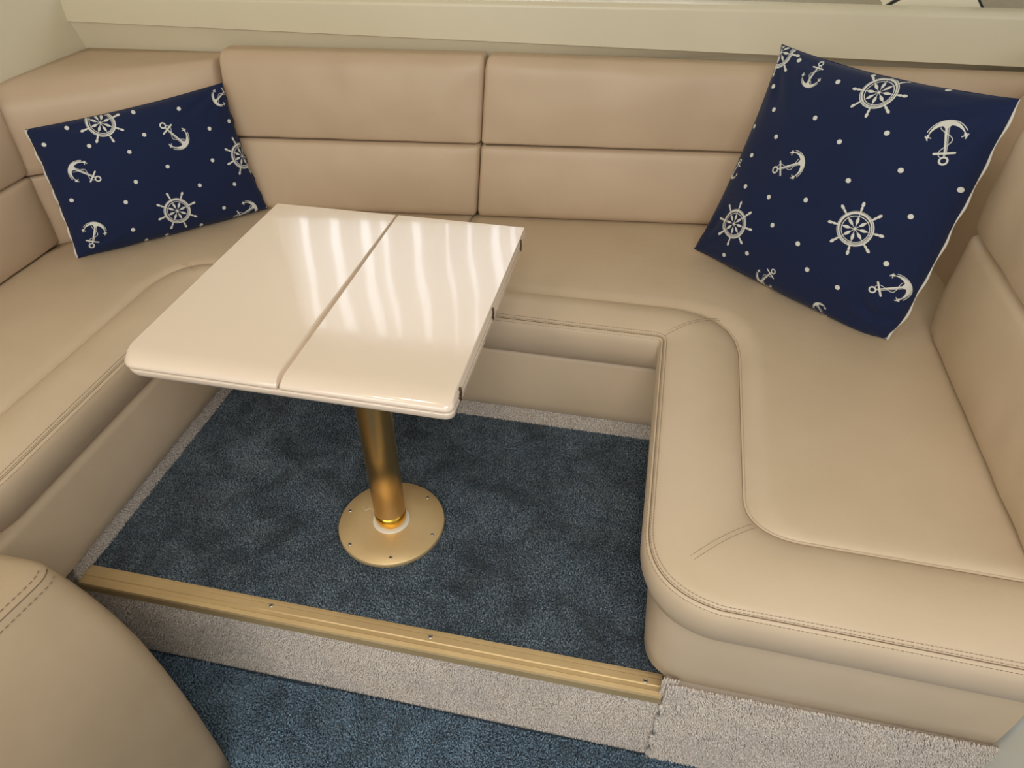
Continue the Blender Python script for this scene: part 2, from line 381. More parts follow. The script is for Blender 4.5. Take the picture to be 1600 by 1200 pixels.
# ------------------------------------------------------------------ upholstery: seat base and cushions
def bez(a, b, c, n):
    return [Vector(a).lerp(Vector(b), t).lerp(Vector(b).lerp(Vector(c), t), t) for t in [i/n for i in range(n+1)]]
def seg(kind, n, *p):
    """n+1 points: straight or quadratic"""
    return [Vector(p[0]).lerp(Vector(p[1]), i/n) for i in range(n+1)] if kind == 'l' else bez(*p, n)
def chain(segs):
    out = []
    for s in segs: out += s if not out else s[1:]
    return out
def path_normals(pts, side):
    ns = []
    for i in range(len(pts)):
        a = pts[max(i-2, 0)]; b = pts[min(i+2, len(pts)-1)]; d = (b-a); d.normalize()
        ns.append(Vector((d.y, -d.x))*side)
    return ns
def seat(name, O, Pp, Q, side, label, zb=0.200, inb=0.030, ztop=0.300, qz=0.296, mt=leather):
    """O outer seam path, Pp piping path, Q rear edge path (matched lists of 2D points)"""
    N = path_normals(O, side)      # points outwards (into the well)
    root = empty(name, (O[len(O)//2].x, O[len(O)//2].y, zb)); tag(root, label, 'cushion', 'seat cushions of the settee')
    skirt = [(inb+.02, zb-.004), (inb, zb), (inb*.55, zb+.010), (inb*.15, zb+.028), (-.005, zb+.055), (-.006, zb+.080), (-.003, zb+.093), (0.0010, ztop-.0012), (0.0022, ztop-.0016), (0.0036, ztop+.0002)]
    rows = []
    for o_, p_, q_, n_ in zip(O, Pp, Q, N):
        row = [(o_.x-n_.x*d, o_.y-n_.y*d, z) for d, z in skirt]
        pu = (p_-o_); L = max(pu.length, 1e-6); pu = pu/L
        for k in range(1, 10):
            t = k/10; e = o_+pu*(0.0036+(L-.0036)*t)
            row.append((e.x, e.y, ztop+.0002+0.013*math.sin(PI*t)**.8+.006*t))
        row.append(((p_-pu*.003).x, (p_-pu*.003).y, ztop+.0045)); row.append((p_.x, p_.y, ztop+.0005))
        qu = q_-p_; LQ = max(qu.length, 1e-6); qn = qu/LQ
        row.append(((p_+qn*min(.0025, LQ*.2)).x, (p_+qn*min(.0025, LQ*.2)).y, ztop+.0055))
        for k in range(1, 13):
            t = k/12; e = p_+qu*t
            amp = min(.008, LQ*.05)
            row.append((e.x, e.y, (ztop+.0055)*(1-t)+qz*t+amp*math.sin(PI*t**.7)))
        row.append((q_.x, q_.y, zb))
        rows.append(row)
    rows = [[(x, y, zb-.004) for x, y, z in rows[0]]]+rows     # closed end at the join between the two cushions
    c = grid('cushion_cover', rows, mt, root)
    me = c.data
    # welt: slim cord lying in the groove between border and panel
    tube('piping', [(p_.x, p_.y, ztop+.0043) for p_ in Pp], 0.0021, mt, root, n=8)
    tube('piping_seam', [(p_.x+(o_.x-p_.x)*.018, p_.y+(o_.y-p_.y)*.018, ztop+.0034) for o_, p_ in zip(O, Pp)], 0.0012, seamdark, root, n=5)
    def top(i, d):   # point on the border at distance d inwards of the seam
        o_, p_ = O[i], Pp[i]; pu = p_-o_; L = pu.length; pu = pu/L; t = min(max((d-.0036)/(L-.0036), 0), 1)
        e = o_+pu*d; return Vector((e.x, e.y, ztop+.0006+0.013*math.sin(PI*t)**.8+.006*t))
    lines = []
    lines.append([top(i, .0075) for i in range(len(O))])
    lines.append([top(i, .0036) for i in range(len(O))])
    stitches('seam_stitching', lines, (0, 0, 1), root)
    stitches('seam_stitching', [[(o_.x+n_.x*.0022, o_.y+n_.y*.0022, ztop-.0055) for o_, n_ in zip(O, N)]], (0, -.5, 1), root)
    seamline = tube('seam', [(o_.x-n_.x*.0016, o_.y-n_.y*.0016, ztop-.0012) for o_, n_ in zip(O, N)], 0.0007, seamdark, root, n=5)
    return root, top, O, Pp

# right-hand L cushion
Or = chain([seg('l', 26, (.498, .503), (.952, .503)), seg('q', 6, (.952, .503), (.964, .503), (.965, .491)), seg('l', 24, (.965, .491), (.963, .045)),
            seg('q', 16, (.963, .045), (.963, -.055), (1.060, -.070)), seg('l', 20, (1.060, -.070), (1.500, -.080))])
Pr = chain([seg('l', 26, (.498, .588), (.960, .597)), seg('q', 6, (.960, .597), (1.098, .600), (1.103, .470)), seg('l', 24, (1.103, .470), (1.095, .120)),
            seg('q', 16, (1.095, .120), (1.095, .060), (1.165, .055)), seg('l', 20, (1.165, .055), (1.500, .050))])
Qr = chain([seg('l', 26, (.496, .955), (1.00, 1.015)), seg('q', 6, (1.00, 1.015), (1.64, 1.12), (1.64, .80)), seg('l', 24, (1.64, .80), (1.60, .36)),
            seg('l', 16, (1.60, .36), (1.57, .20)), seg('l', 20, (1.57, .20), (1.512, .052))])
rootR, topR, _, _ = seat('seat_cushion', Or, Pr, Qr, 1, 'cream leather L-shaped seat cushion on the right, square pillow on it')
def lineP(root, a, b, za, zb, off, zf):
    a = Vector(a); b = Vector(b); d = (b-a).normalized(); n_ = Vector((-d.y, d.x))*off
    return [Vector(((a+(b-a)*t+n_).x, (a+(b-a)*t+n_).y, zf(t))) for t in [i/16 for i in range(17)]]
zborder = lambda t: .3008+0.013*math.sin(PI*min(max(t, 0), 1))**.8+.006*t
zpanel = lambda t, LQ=.4: .3055*(1-t)+.296*t+min(.008, LQ*.05)*math.sin(PI*t**.7)+.0008
stitches('mitre_stitching', [lineP(rootR, (1.002, -.022), (1.107, .070), 0, 0, o_, zborder) for o_ in (.0035, -.0035)], (0, 0, 1), rootR, lift=.0016)
stitches('mitre_stitching', [lineP(rootR, (.966, .506), (1.070, .570), 0, 0, o_, zborder) for o_ in (.003, -.003)], (0, 0, 1), rootR, lift=.0016)
reparent(rootR)

# left-hand L cushion
Ol = chain([seg('l', 26, (.492, .503), (.034, .503)), seg('q', 6, (.034, .503), (.023, .503), (.023, .490)), seg('l', 26, (.023, .490), (.023, -.050)),
            seg('q', 14, (.023, -.050), (.020, -.150), (-.080, -.155)), seg('l', 12, (-.080, -.155), (-.410, -.155))])
Pl = chain([seg('l', 26, (.492, .580), (.030, .568)), seg('q', 6, (.030, .568), (-.065, .565), (-.078, .450)), seg('l', 26, (-.078, .450), (-.080, -.010)),
            seg('q', 14, (-.080, -.010), (-.085, -.060), (-.140, -.060)), seg('l', 12, (-.140, -.060), (-.410, -.060))])
Ql = chain([seg('l', 26, (.490, .955), (-.06, .895)), seg('q', 6, (-.06, .895), (-.36, .70), (-.41, .55)), seg('l', 26, (-.41, .55), (-.415, .12)),
            seg('l', 14, (-.415, .12), (-.415, .02)), seg('l', 12, (-.415, .02), (-.415, -.058))])
rootL, topL, _, _ = seat('seat_cushion', Ol, Pl, Ql, -1, 'cream leather L-shaped seat cushion on the left, rectangular pillow on it')
stitches('mitre_stitching', [lineP(rootL, (.020, .506), (-.052, .548), 0, 0, o_, zborder) for o_ in (.003, -.003)], (0, 0, 1), rootL, lift=.0016)
reparent(rootL)

# seat base (leather covered box front under the cushions)
base = empty('settee_base', (0.5, 0.54, 0.04)); tag(base, 'smooth cream leather seat base around the carpeted well', 'seat base')
def basepath(pts, side, prof):
    N = path_normals(pts, side)
    return [[(p.x+n_.x*d, p.y+n_.y*d, z) for d, z in prof] for p, n_ in zip(pts, N)]
BP = [(-.030, .045), (-.004, .043), (.0, .048), (.002, .07), (.003, .11), (.001, .15), (-.003, .185), (-.006, .199), (-.06, .2005), (-.10, .2005)]
bl = chain([seg('l', 20, (.009, .522), (.012, -.130)), seg('q', 8, (.012, -.130), (.010, -.165), (-.03, -.165)), seg('l', 8, (-.03, -.165), (-.42, -.165))])
grid('base_panel', basepath(bl, -1, BP), leather, base)
grid('base_panel', basepath(seg('l', 24, (-.02, .533), (1.02, .533)), 1, BP), leather, base)
br = chain([seg('l', 16, (.990, .55), (.990, .045)), seg('q', 12, (.990, .045), (.990, -.020), (1.055, -.024)), seg('l', 16, (1.055, -.024), (1.487, -.030))])
grid('base_panel', basepath(br, 1, [(-.030, .036)]+[(-.004, .030), (.0, .034)]+BP[3:]), leather, base)
reparent(base)

# white cabinet side at the right edge
cab = empty('cabinet', (1.52, -.1, -.21)); tag(cab, 'glossy white cabinet side beside the right end of the settee', 'cabinet')
box('side_panel', 1.492, 1.545, -0.115, 0.06, -0.215, 0.19, whitep, cab, bev=0.008, seg=4)
box('plinth', 1.500, 1.54, -0.100, 0.05, -0.216, -0.19, gloss_edge, cab, bev=0.002)
reparent(cab)

# ------------------------------------------------------------------ backrests
bk = lambda x, z: .842+.126*x+.13*(z-.3)
def backpanel(x0t, x0b, x1t, x1b, label, seed, zb=.299, zm=.468, zt=.652, ztr=None, dep=.075, mm=leather_back):
    root = empty('backrest_cushion', ((x0b+x1b)/2, bk((x0b+x1b)/2, zb), zb)); tag(root, label, 'cushion', 'back cushions of the settee')
    def X(z, s):
        t = (z-zb)/(zt-zb)
        return (x0b+(x0t-x0b)*t) if s == 0 else (x1b+(x1t-x1b)*t)
    def C(z0, z1, extra=0):
        f = []
        for z in (z0, z1):
            for s in (0, 1): x = X(z, s); f.append((x, bk(x, z)+extra, z if (s == 0 or z < zt or ztr is None) else ztr))
        return f+[(a+.0*b, b+dep, c) for a, b, c in f]
    lo = C(zb, zm); hi = C(zm+.001, zt)
    block('lower_roll', lo, .020, mm, root, bulge=.010, n=(40, 10, 3), wr=.0025, seed=seed, rad=((.010, .010), (.022, .009), (.018, .012)))
    block('upper_roll', hi, .024, mm, root, bulge=.012, n=(40, 10, 3), wr=.004, seed=seed+5, rad=((.012, .012), (.009, .030), (.016, .058)))
    tube('channel_seam', [(X(zm, 0)+.012+(X(zm, 1)-X(zm, 0)-.024)*k/20, bk(X(zm, 0)+(X(zm, 1)-X(zm, 0))*k/20, zm)+.009, zm) for k in range(21)], .0014, seamdark, root, n=6)
    reparent(root); return root
backpanel(-.066, -.064, .5215, .504, 'tan leather double-roll back cushion behind the table, left of the middle seam', 1)
backpanel(.522, .505, 1.70, 1.68, 'tan leather double-roll back cushion right of the middle seam', 2, ztr=.636)

# left corner wedge
cw = empty('backrest_cushion', (-.25, .75, .29)); tag(cw, 'tan leather corner back cushion behind the rectangular pillow', 'cushion', 'back cushions of the settee')
A0, B0 = Vector((-.419, .570, 0)), Vector((-.069, .868, 0)); A1, B1 = Vector((-.419, .640, 0)), Vector((-.072, .953, 0))
def cc(z0, z1, la=0.0):
    up0, up1 = Vector((0, 0, z0)), Vector((0, 0, z1)); n_ = Vector((-.66, .74, 0))*la
    return [A0+up0, B0+up0, A0+up1+n_, B0+up1+n_, Vector((-.4195, .80, z0)), B1+up0, Vector((-.4195, .925, z1)), B1+up1]
block('lower_roll', cc(.290, .452), .022, leather_back, cw, bulge=.006, n=(16, 8, 6), rad=((.004, .008), (.010, .006), (.008, .01)))
block('upper_roll', cc(.4525, .630, .016), .030, leather_back, cw, bulge=.010, n=(16, 8, 6), rad=((.004, .010), (.006, .045), (.055, .004)))
reparent(cw)

def sideback(xf, y0, y1, z0, zm, z1, sgn, label, r=.05, dep=.09, lean=0.0, mm=leather, cap=True):
    """back cushion along y; face at x=xf, thickness away from the seat (sgn=+1: to the right)"""
    root = empty('backrest_cushion', (xf, (y0+y1)/2, z0)); tag(root, label, 'cushion', 'back cushions of the settee')
    def C(a, b, la, lb):
        xa, xb = xf+sgn*la, xf+sgn*lb
        return [(xa, y0, a), (xa, y1, a), (xb, y0, b), (xb, y1, b), (xa+sgn*dep, y0, a), (xa+sgn*dep, y1, a), (xb+sgn*dep, y0, b), (xb+sgn*dep, y1, b)]
    block('lower_roll', C(z0, zm, 0, lean*.5), r, mm, root, bulge=.012, n=(24, 10, 3), wr=.003, seed=3, rad=((r*.5, r*1.1), (r*.3, r*.4), (r*.45, r*.45)))
    block('upper_roll', C(zm+.0005, z1, lean*.5, lean), r, mm, root, bulge=.014, n=(24, 10, 3), wr=.003, seed=6, rad=((r*.5, r*1.1), (r*.35, r*.8), (r*.45, r*.45)))
    if cap:
        for a, b in ((z0+.02, zm-.02), (zm+.02, z1-.02)):
            tube('piping', [(xf+sgn*(.030+.01*math.sin(PI*k/12)), y0+.006, a+(b-a)*k/12) for k in range(13)], .0022, mm, root, n=8)
    reparent(root); return root
sideback(1.452, .040, .640, .303, .508, .700, 1, 'cream leather double-roll back cushion at the right edge beside the square pillow', r=.045)
sideback(-.385, -.175, .598, .298, .458, .640, -1, 'cream leather double-roll back cushion at the left edge', r=.030, dep=.03, mm=leather_back)
# right corner wedge behind the square pillow
rw = empty('backrest_cushion', (1.5, .85, .29)); tag(rw, 'cream leather corner back cushion behind the square pillow, right', 'cushion', 'back cushions of the settee')
block('corner_panel', [(1.50, 1.03, .285), (1.555, .60, .285), (1.61, 1.02, .640), (1.60, .60, .64), (1.66, 1.02, .29), (1.66, .62, .29), (1.69, 1.02, .640), (1.69, .62, .64)], .02, leather_back, rw, bulge=.005)
tube('piping', [(1.612, .97-.04*k, .632) for k in range(8)], .003, leather_back, rw)
reparent(rw)

# ------------------------------------------------------------------ table
TX0, TX1, TY0, TY1, TXM = .2195, .6965, .0300, .5200, .4570
table = empty('pedestal_table', (.5035, .202, 0)); tag(table, 'glossy cream folding table on a gold pedestal in the carpeted well', 'table')
def slab(name, x0, x1, y0, y1, z0, z1, m_, parent, rf=(0, 0), nose=.008, top=True):
    """table leaf: plan outline with optional rounded front corners, bullnosed front edge, small arris elsewhere"""
    out = []
    def corner(cx, cy, r, a0, a1, n=8): return [(cx+r*math.cos(a0+(a1-a0)*k/n), cy+r*math.sin(a0+(a1-a0)*k/n)) for k in range(n+1)]
    rl, rr_ = rf
    out += corner(x0+rl, y0+rl, rl, PI, 1.5*PI) if rl else [(x0, y0)]
    out += corner(x1-rr_, y0+rr_, rr_, 1.5*PI, 2*PI) if rr_ else [(x1, y0)]
    out += [(x1, y1), (x0, y1)]
    out = [Vector(p) for p in out]; n = len(out)
    xc, hw = (x0+x1)/2, (x1-x0)/2
    def offs(dist):
        """front edge drawn back by dist, sides only by a trace so that they keep a crisp arris"""
        res = []
        for p in out:
            k = max(0.0, 1-(p.y-y0)/.045); q = min(dist, .004)
            res.append(Vector((xc+(p.x-xc)*(1-(q*.35+dist*.12*k)/hw), p.y+dist*k-(q*.35 if p.y > y0+.1 else 0))))
        return res
    h = (z1-z0); rows = []
    prof = []
    if top:   # long soft roll at the front of the upper leaves
        prof = [(.0060, z0), (.0030, z0), (.0008, z0+.0008), (0, z0+.0025)]
        for k in range(1, 10):
            q = PI/2*k/9; prof.append((nose*(1-math.cos(q)), z0+.0025+(h-.0025)*math.sin(q)))
        prof.append((nose+.006, z1))
    else:
        for k in range(0, 8):
            q = PI/2*(1-k/7); prof.append((nose*(1-math.cos(q)), z1-.002-(h-.002)*math.sin(q)))
        prof = [(nose+.006, z0)]+prof+[(0, z1-.0015), (.0010, z1-.0003), (.0030, z1), (.008, z1)]
    for d, z in prof: rows.append([(p.x, p.y, z) for p in offs(d)])
    ob = grid(name, rows, m_, parent, closed_u=True, caps=True)
    ob.data.set_sharp_from_angle(angle=math.radians(50)); return ob
ZT = .4885
slab('table_leaf', TX0, TXM-.0012, TY0, TY1, ZT-.0165, ZT, gloss, table, rf=(.024, .003), nose=.030)
slab('table_leaf', TXM+.0012, TX1, TY0, TY1, ZT-.0165, ZT, gloss, table, rf=(.004, .012), nose=.030)
slab('lower_leaf', TX0+.003, TX1, TY0+.001, TY1, ZT-.0340, ZT-.0182, gloss, table, rf=(.024, .012), nose=.010, top=False)
for y in (.480, .262, .070):
    hb = []
    for dy, dz in ((-.006, -.006), (-.006, .004), (-.0025, .005), (-.001, .011), (.003, .011), (.0035, .005), (.006, .004), (.006, -.006), (.002, -.007), (.001, -.0125), (-.003, -.0125), (-.0035, -.007)):
        hb.append((y+dy*1.0, ZT-.0145+dz*.85))
    h = grid('hinge', [[(x, a, b) for a, b in hb] for x in (TX1-.002, TX1+.0006)], hinge_m, table, closed_u=True, caps=True, smooth=False)
    tube('hinge_pin', [(TX1+.0002, y, ZT-.0245), (TX1+.0002, y, ZT-.0050)], .0012, hinge_m, h)
lathe('base_plate', [(.09, .0), (.100, .0), (.1005, .002), (.1005, .0085), (.0990, .0105), (.060, .0125), (.036, .0145), (.030, .0145)], .5035, .202, gold_sat, table, n=96)
lathe('collar', [(.030, .014), (.0350, .0145), (.0352, .0158), (.0335, .0168), (.029, .0168)], .5035, .202, plastic_w, table)
lathe('lower_sleeve', [(.0245, .015), (.0265, .018), (.0285, .022), (.0292, .030), (.0292, .046)], .5035, .202, gold_deep, table)
lathe('pole', [(.0280, .0455), (.0292, .0462), (.0296, .20), (.0300, .40), (.0300, ZT-.060)], .5035, .202, gold, table)
lathe('top_mount', [(.030, ZT-.064), (.045, ZT-.060), (.075, ZT-.040), (.078, ZT-.0335), (.02, ZT-.0335)], .5035, .202, hinge_m, table)
tube('release_lever', bez((.450, .170, ZT-.048), (.425, .140, ZT-.075), (.440, .120, ZT-.090), 8)+bez((.440, .120, ZT-.090), (.450, .112, ZT-.095), (.462, .140, ZT-.090), 6)[1:], .0026, hinge_m, table, n=8)
for k, (x, y) in enumerate(((.4165, .209), (.446, .133), (.530, .120), (.589, .186), (.554, .272), (.465, .281))):
    screw(x, y, .0110, table, .0036)
tube('scratch', [(.438, .222, .0131), (.446, .214, .0131), (.452, .221, .0132), (.463, .217, .0133), (.470, .221, .0134)], .0005, plastic_w, table, n=5)
reparent(table)

# ------------------------------------------------------------------ foreground seat
fg = empty('helm_seat', (-.05, -.5, -.21)); tag(fg, 'large plain beige leather seat corner in the near left foreground with double-stitched edge', 'seat')
FZ = [(-.214, .337, -.190), (-.15, .336, -.190), (-.05, .333, -.190), (.03, .328, -.190), (.11, .320, -.190), (.18, .309, -.190), (.23, .295, -.191), (.27, .278, -.192), (.30, .262, -.193), (.322, .248, -.194), (.331, .2415, -.195), (.335, .2385, -.196), (.341, .228, -.201), (.346, .208, -.212), (.3485, .175, -.235), (.350, .10, -.30)]
def ring(x1, y1, z, inset):
    """plan outline: broad face on the right, swept back a little towards the viewer, tight corner at (x1,y1)"""
    C_ = Vector((x1, y1)); P1 = C_+Vector((-.16, -.98))*.58; P2 = Vector((-.40+inset, y1-.004)); P3 = Vector((-.40+inset, -.74+inset))
    cs = [P3, P1, C_, P2]; out = []
    for i, c_ in enumerate(cs):
        a = cs[i-1]; b = cs[(i+1) % 4]; q = .036 if i == 2 else .03
        p0 = c_+(a-c_).normalized()*q; p2 = c_+(b-c_).normalized()*q
        out += bez(p0, c_, p2, 8)
        if i == 1: out += [p2.lerp(C_+(P1-C_).normalized()*.036, k/10) for k in range(1, 10)]
        if i == 2: out += [p2.lerp(P2+(C_-P2).normalized()*.03, k/10) for k in range(1, 10)]
    return [(p.x, p.y, z) for p in out]
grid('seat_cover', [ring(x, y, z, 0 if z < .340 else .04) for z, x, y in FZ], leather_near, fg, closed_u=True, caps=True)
def edgeline(x, y, z, e=0):
    r_ = ring(x, y, z, 0); return [Vector(p) for p in r_[17:32]]
stitches('seam_stitching', [edgeline(.2330, -.1975, .3385), edgeline(.2460, -.1935, .3255)], (.8, .1, .6), fg, lift=.0013, w_=.0006, length=.0050, gap=.003)
tube('seam', edgeline(.2395, -.1950, .3330), .0011, seamdark, fg, n=6)
reparent(fg)

# ------------------------------------------------------------------ pillows with printed cotton
def homography(src, dst):
    A = []
    for (x, y), (u, v_) in zip(src, dst):
        A.append([x, y, 1, 0, 0, 0, -u*x, -u*y, -u]); A.append([0, 0, 0, x, y, 1, -v_*x, -v_*y, -v_])
    _, _, Vt = np.linalg.svd(np.array(A, float)); return Vt[-1].reshape(3, 3)
def hm(H, p): q = H@np.array([p[0], p[1], 1.0]); return q[:2]/q[2]
def unwarp(p, c, W, H):
    """place on the flat cloth whose drawn-in outline puts it at p"""
    s_, t_ = 2*p[0]/W-1, 2*p[1]/H-1; U, V = s_, t_
    for _ in range(12):
        U = s_/(1-2*(c[0] if s_ < 0 else c[1])*(1-min(V*V, 1))); V = t_/(1-2*(c[2] if t_ < 0 else c[3])*(1-min(U*U, 1)))
    return ((U+1)/2*W, (V+1)/2*H)
class Print:
    """white screen print on cloth, drawn into a generated image; metres on the cloth"""
    def __init__(s, W, H, ppm=2400):
        s.W, s.H, s.ppm = W, H, ppm; s.w, s.h = int(W*ppm), int(H*ppm); s.a = np.zeros((s.h, s.w), np.float32)
    def sd(s, cx, cy, rad, fn):
        x0, x1 = max(int((cx-rad)*s.ppm), 0), min(int((cx+rad)*s.ppm)+1, s.w); y0, y1 = max(int((cy-rad)*s.ppm), 0), min(int((cy+rad)*s.ppm)+1, s.h)
        if x1 <= x0 or y1 <= y0: return
        X, Y = np.meshgrid((np.arange(x0, x1)+.5)/s.ppm-cx, (np.arange(y0, y1)+.5)/s.ppm-cy)
        d = fn(X, Y); s.a[y0:y1, x0:x1] = np.maximum(s.a[y0:y1, x0:x1], np.clip(.5-d*s.ppm, 0, 1))
    def dot(s, x, y, r=.0038): s.sd(x, y, r*1.5, lambda X, Y: np.hypot(X, Y)-r)
    @staticmethod
    def capsule(X, Y, a, b, r0, r1=None):
        r1 = r0 if r1 is None else r1
        dx, dy = b[0]-a[0], b[1]-a[1]; t = np.clip(((X-a[0])*dx+(Y-a[1])*dy)/(dx*dx+dy*dy+1e-12), 0, 1)
        return np.hypot(X-a[0]-t*dx, Y-a[1]-t*dy)-(r0+(r1-r0)*t)
    def wheel(s, x, y, R, rot=0.0):
        def fn(X, Y):
            r = np.hypot(X, Y)
            d = np.abs(r-R*.91)-R*.085                     # rim
            d = np.maximum(d, -(np.abs(np.hypot(X+R*.03, Y-R*.03)-R*.93)-R*.012)) # thin shadow line in the rim
            d = np.minimum(d, np.abs(np.hypot(X-R*.02, Y+R*.02)-R*.74)-R*.022)
            d = np.minimum(d, r-R*.075)
            for k in range(8):
                a = rot+k*PI/4; c, n_ = math.cos(a), math.sin(a); U = X*c+Y*n_; V = -X*n_+Y*c
                d = np.minimum(d, Print.capsule(U, V, (0, 0), (R*.8, 0), R*.016))
                d = np.minimum(d, np.abs(V)-R*.085*np.clip(1-((U-R*.46)/(R*.24))**2, 0, 1)+np.where(np.abs(U-R*.46) > R*.24, 9, 0))
                d = np.minimum(d, Print.capsule(U, V, (R*.95, 0), (R*1.18, 0), R*.03, R*.07))
                d = np.minimum(d, np.hypot((U-R*1.40)/1.75, V)-R*.085)
                d = np.minimum(d, Print.capsule(U, V, (R*1.2, 0), (R*1.3, 0), R*.04))
            return d
        s.sd(x, y, R*1.7, fn)
    def anchor(s, ring, crown, flip=1):
        """ring end and crown end of the shank"""
        rx, ry = ring; cx, cy = crown; L = math.hypot(cx-rx, cy-ry); ax, ay = (cx-rx)/L, (cy-ry)/L
        mx, my = (rx+cx)/2, (ry+cy)/2
        def fn(X, Y):
            U = ((X+mx-rx)*ax+(Y+my-ry)*ay)/L; V = (-(X+mx-rx)*ay+(Y+my-ry)*ax)/L*flip   # U 0 ring .. 1 crown
            C = Print.capsule
            d = np.abs(np.hypot(U-.06, V)-.085)-.022                                     # ring
            d = np.minimum(d, C(U, V, (.14, 0), (.92, 0), .016, .030))                     # shank, double line
            d = np.minimum(d, C(U, V, (.20, -.035), (.90, -.055), .007))
            d = np.minimum(d, C(U, V, (.24, -.21), (.24, .21), .026))                     # stock
            # arms: crescent between two arcs
            r = np.hypot(U-.60, V); ang = np.abs(np.arctan2(V, U-.60))
            wd = np.clip(.070*(1-ang/1.45), .008, 1)
            arm = np.maximum(np.abs(r-.37)-wd, ang-1.38)
            d = np.minimum(d, arm)
            thin = np.maximum(np.abs(np.hypot(U-.61, V)-.425)-.009, np.abs(np.arctan2(V, U-.61))-1.20); d = np.minimum(d, thin)
            d = np.minimum(d, np.maximum(np.abs(V)-(U-.80)*.9, np.abs(U-.88)-.08))          # crown wedge
            for sg in (-1, 1):                                                              # flukes
                d = np.minimum(d, C(U, V*sg, (.68, .365), (.58, .385), .030, .008))
                d = np.minimum(d, C(U, V*sg, (.62, .30), (.66, .42), .012, .012))
                d = np.minimum(d, C(U, V*sg, (.57, .37), (.68, .42), .012, .008))
            # rope winding round the shank
            for k in range(14):
                t0, t1 = k/14, (k+1)/14
                f = lambda t: (.12+.74*t, .13*math.sin(t*PI*2.3+.4))
                d = np.minimum(d, C(U, V, f(t0), f(t1), .008))
            return d*L
        s.sd(mx, my, L*.95, fn)
    def image(s, name):
        rgb = np.zeros((s.h, s.w, 4), np.float32); a = s.a[..., None]
        navy = np.array([.0092, .0175, .060], np.float32); wh = np.array([.70, .71, .66], np.float32)
        rgb[..., :3] = navy*(1-a)+wh*a; rgb[..., 3] = 1
        im = bpy.data.images.new(name, s.w, s.h, float_buffer=True); im.colorspace_settings.name = 'Non-Color'
        im.pixels.foreach_set(rgb.ravel()); im.update(); im.pack(); return im

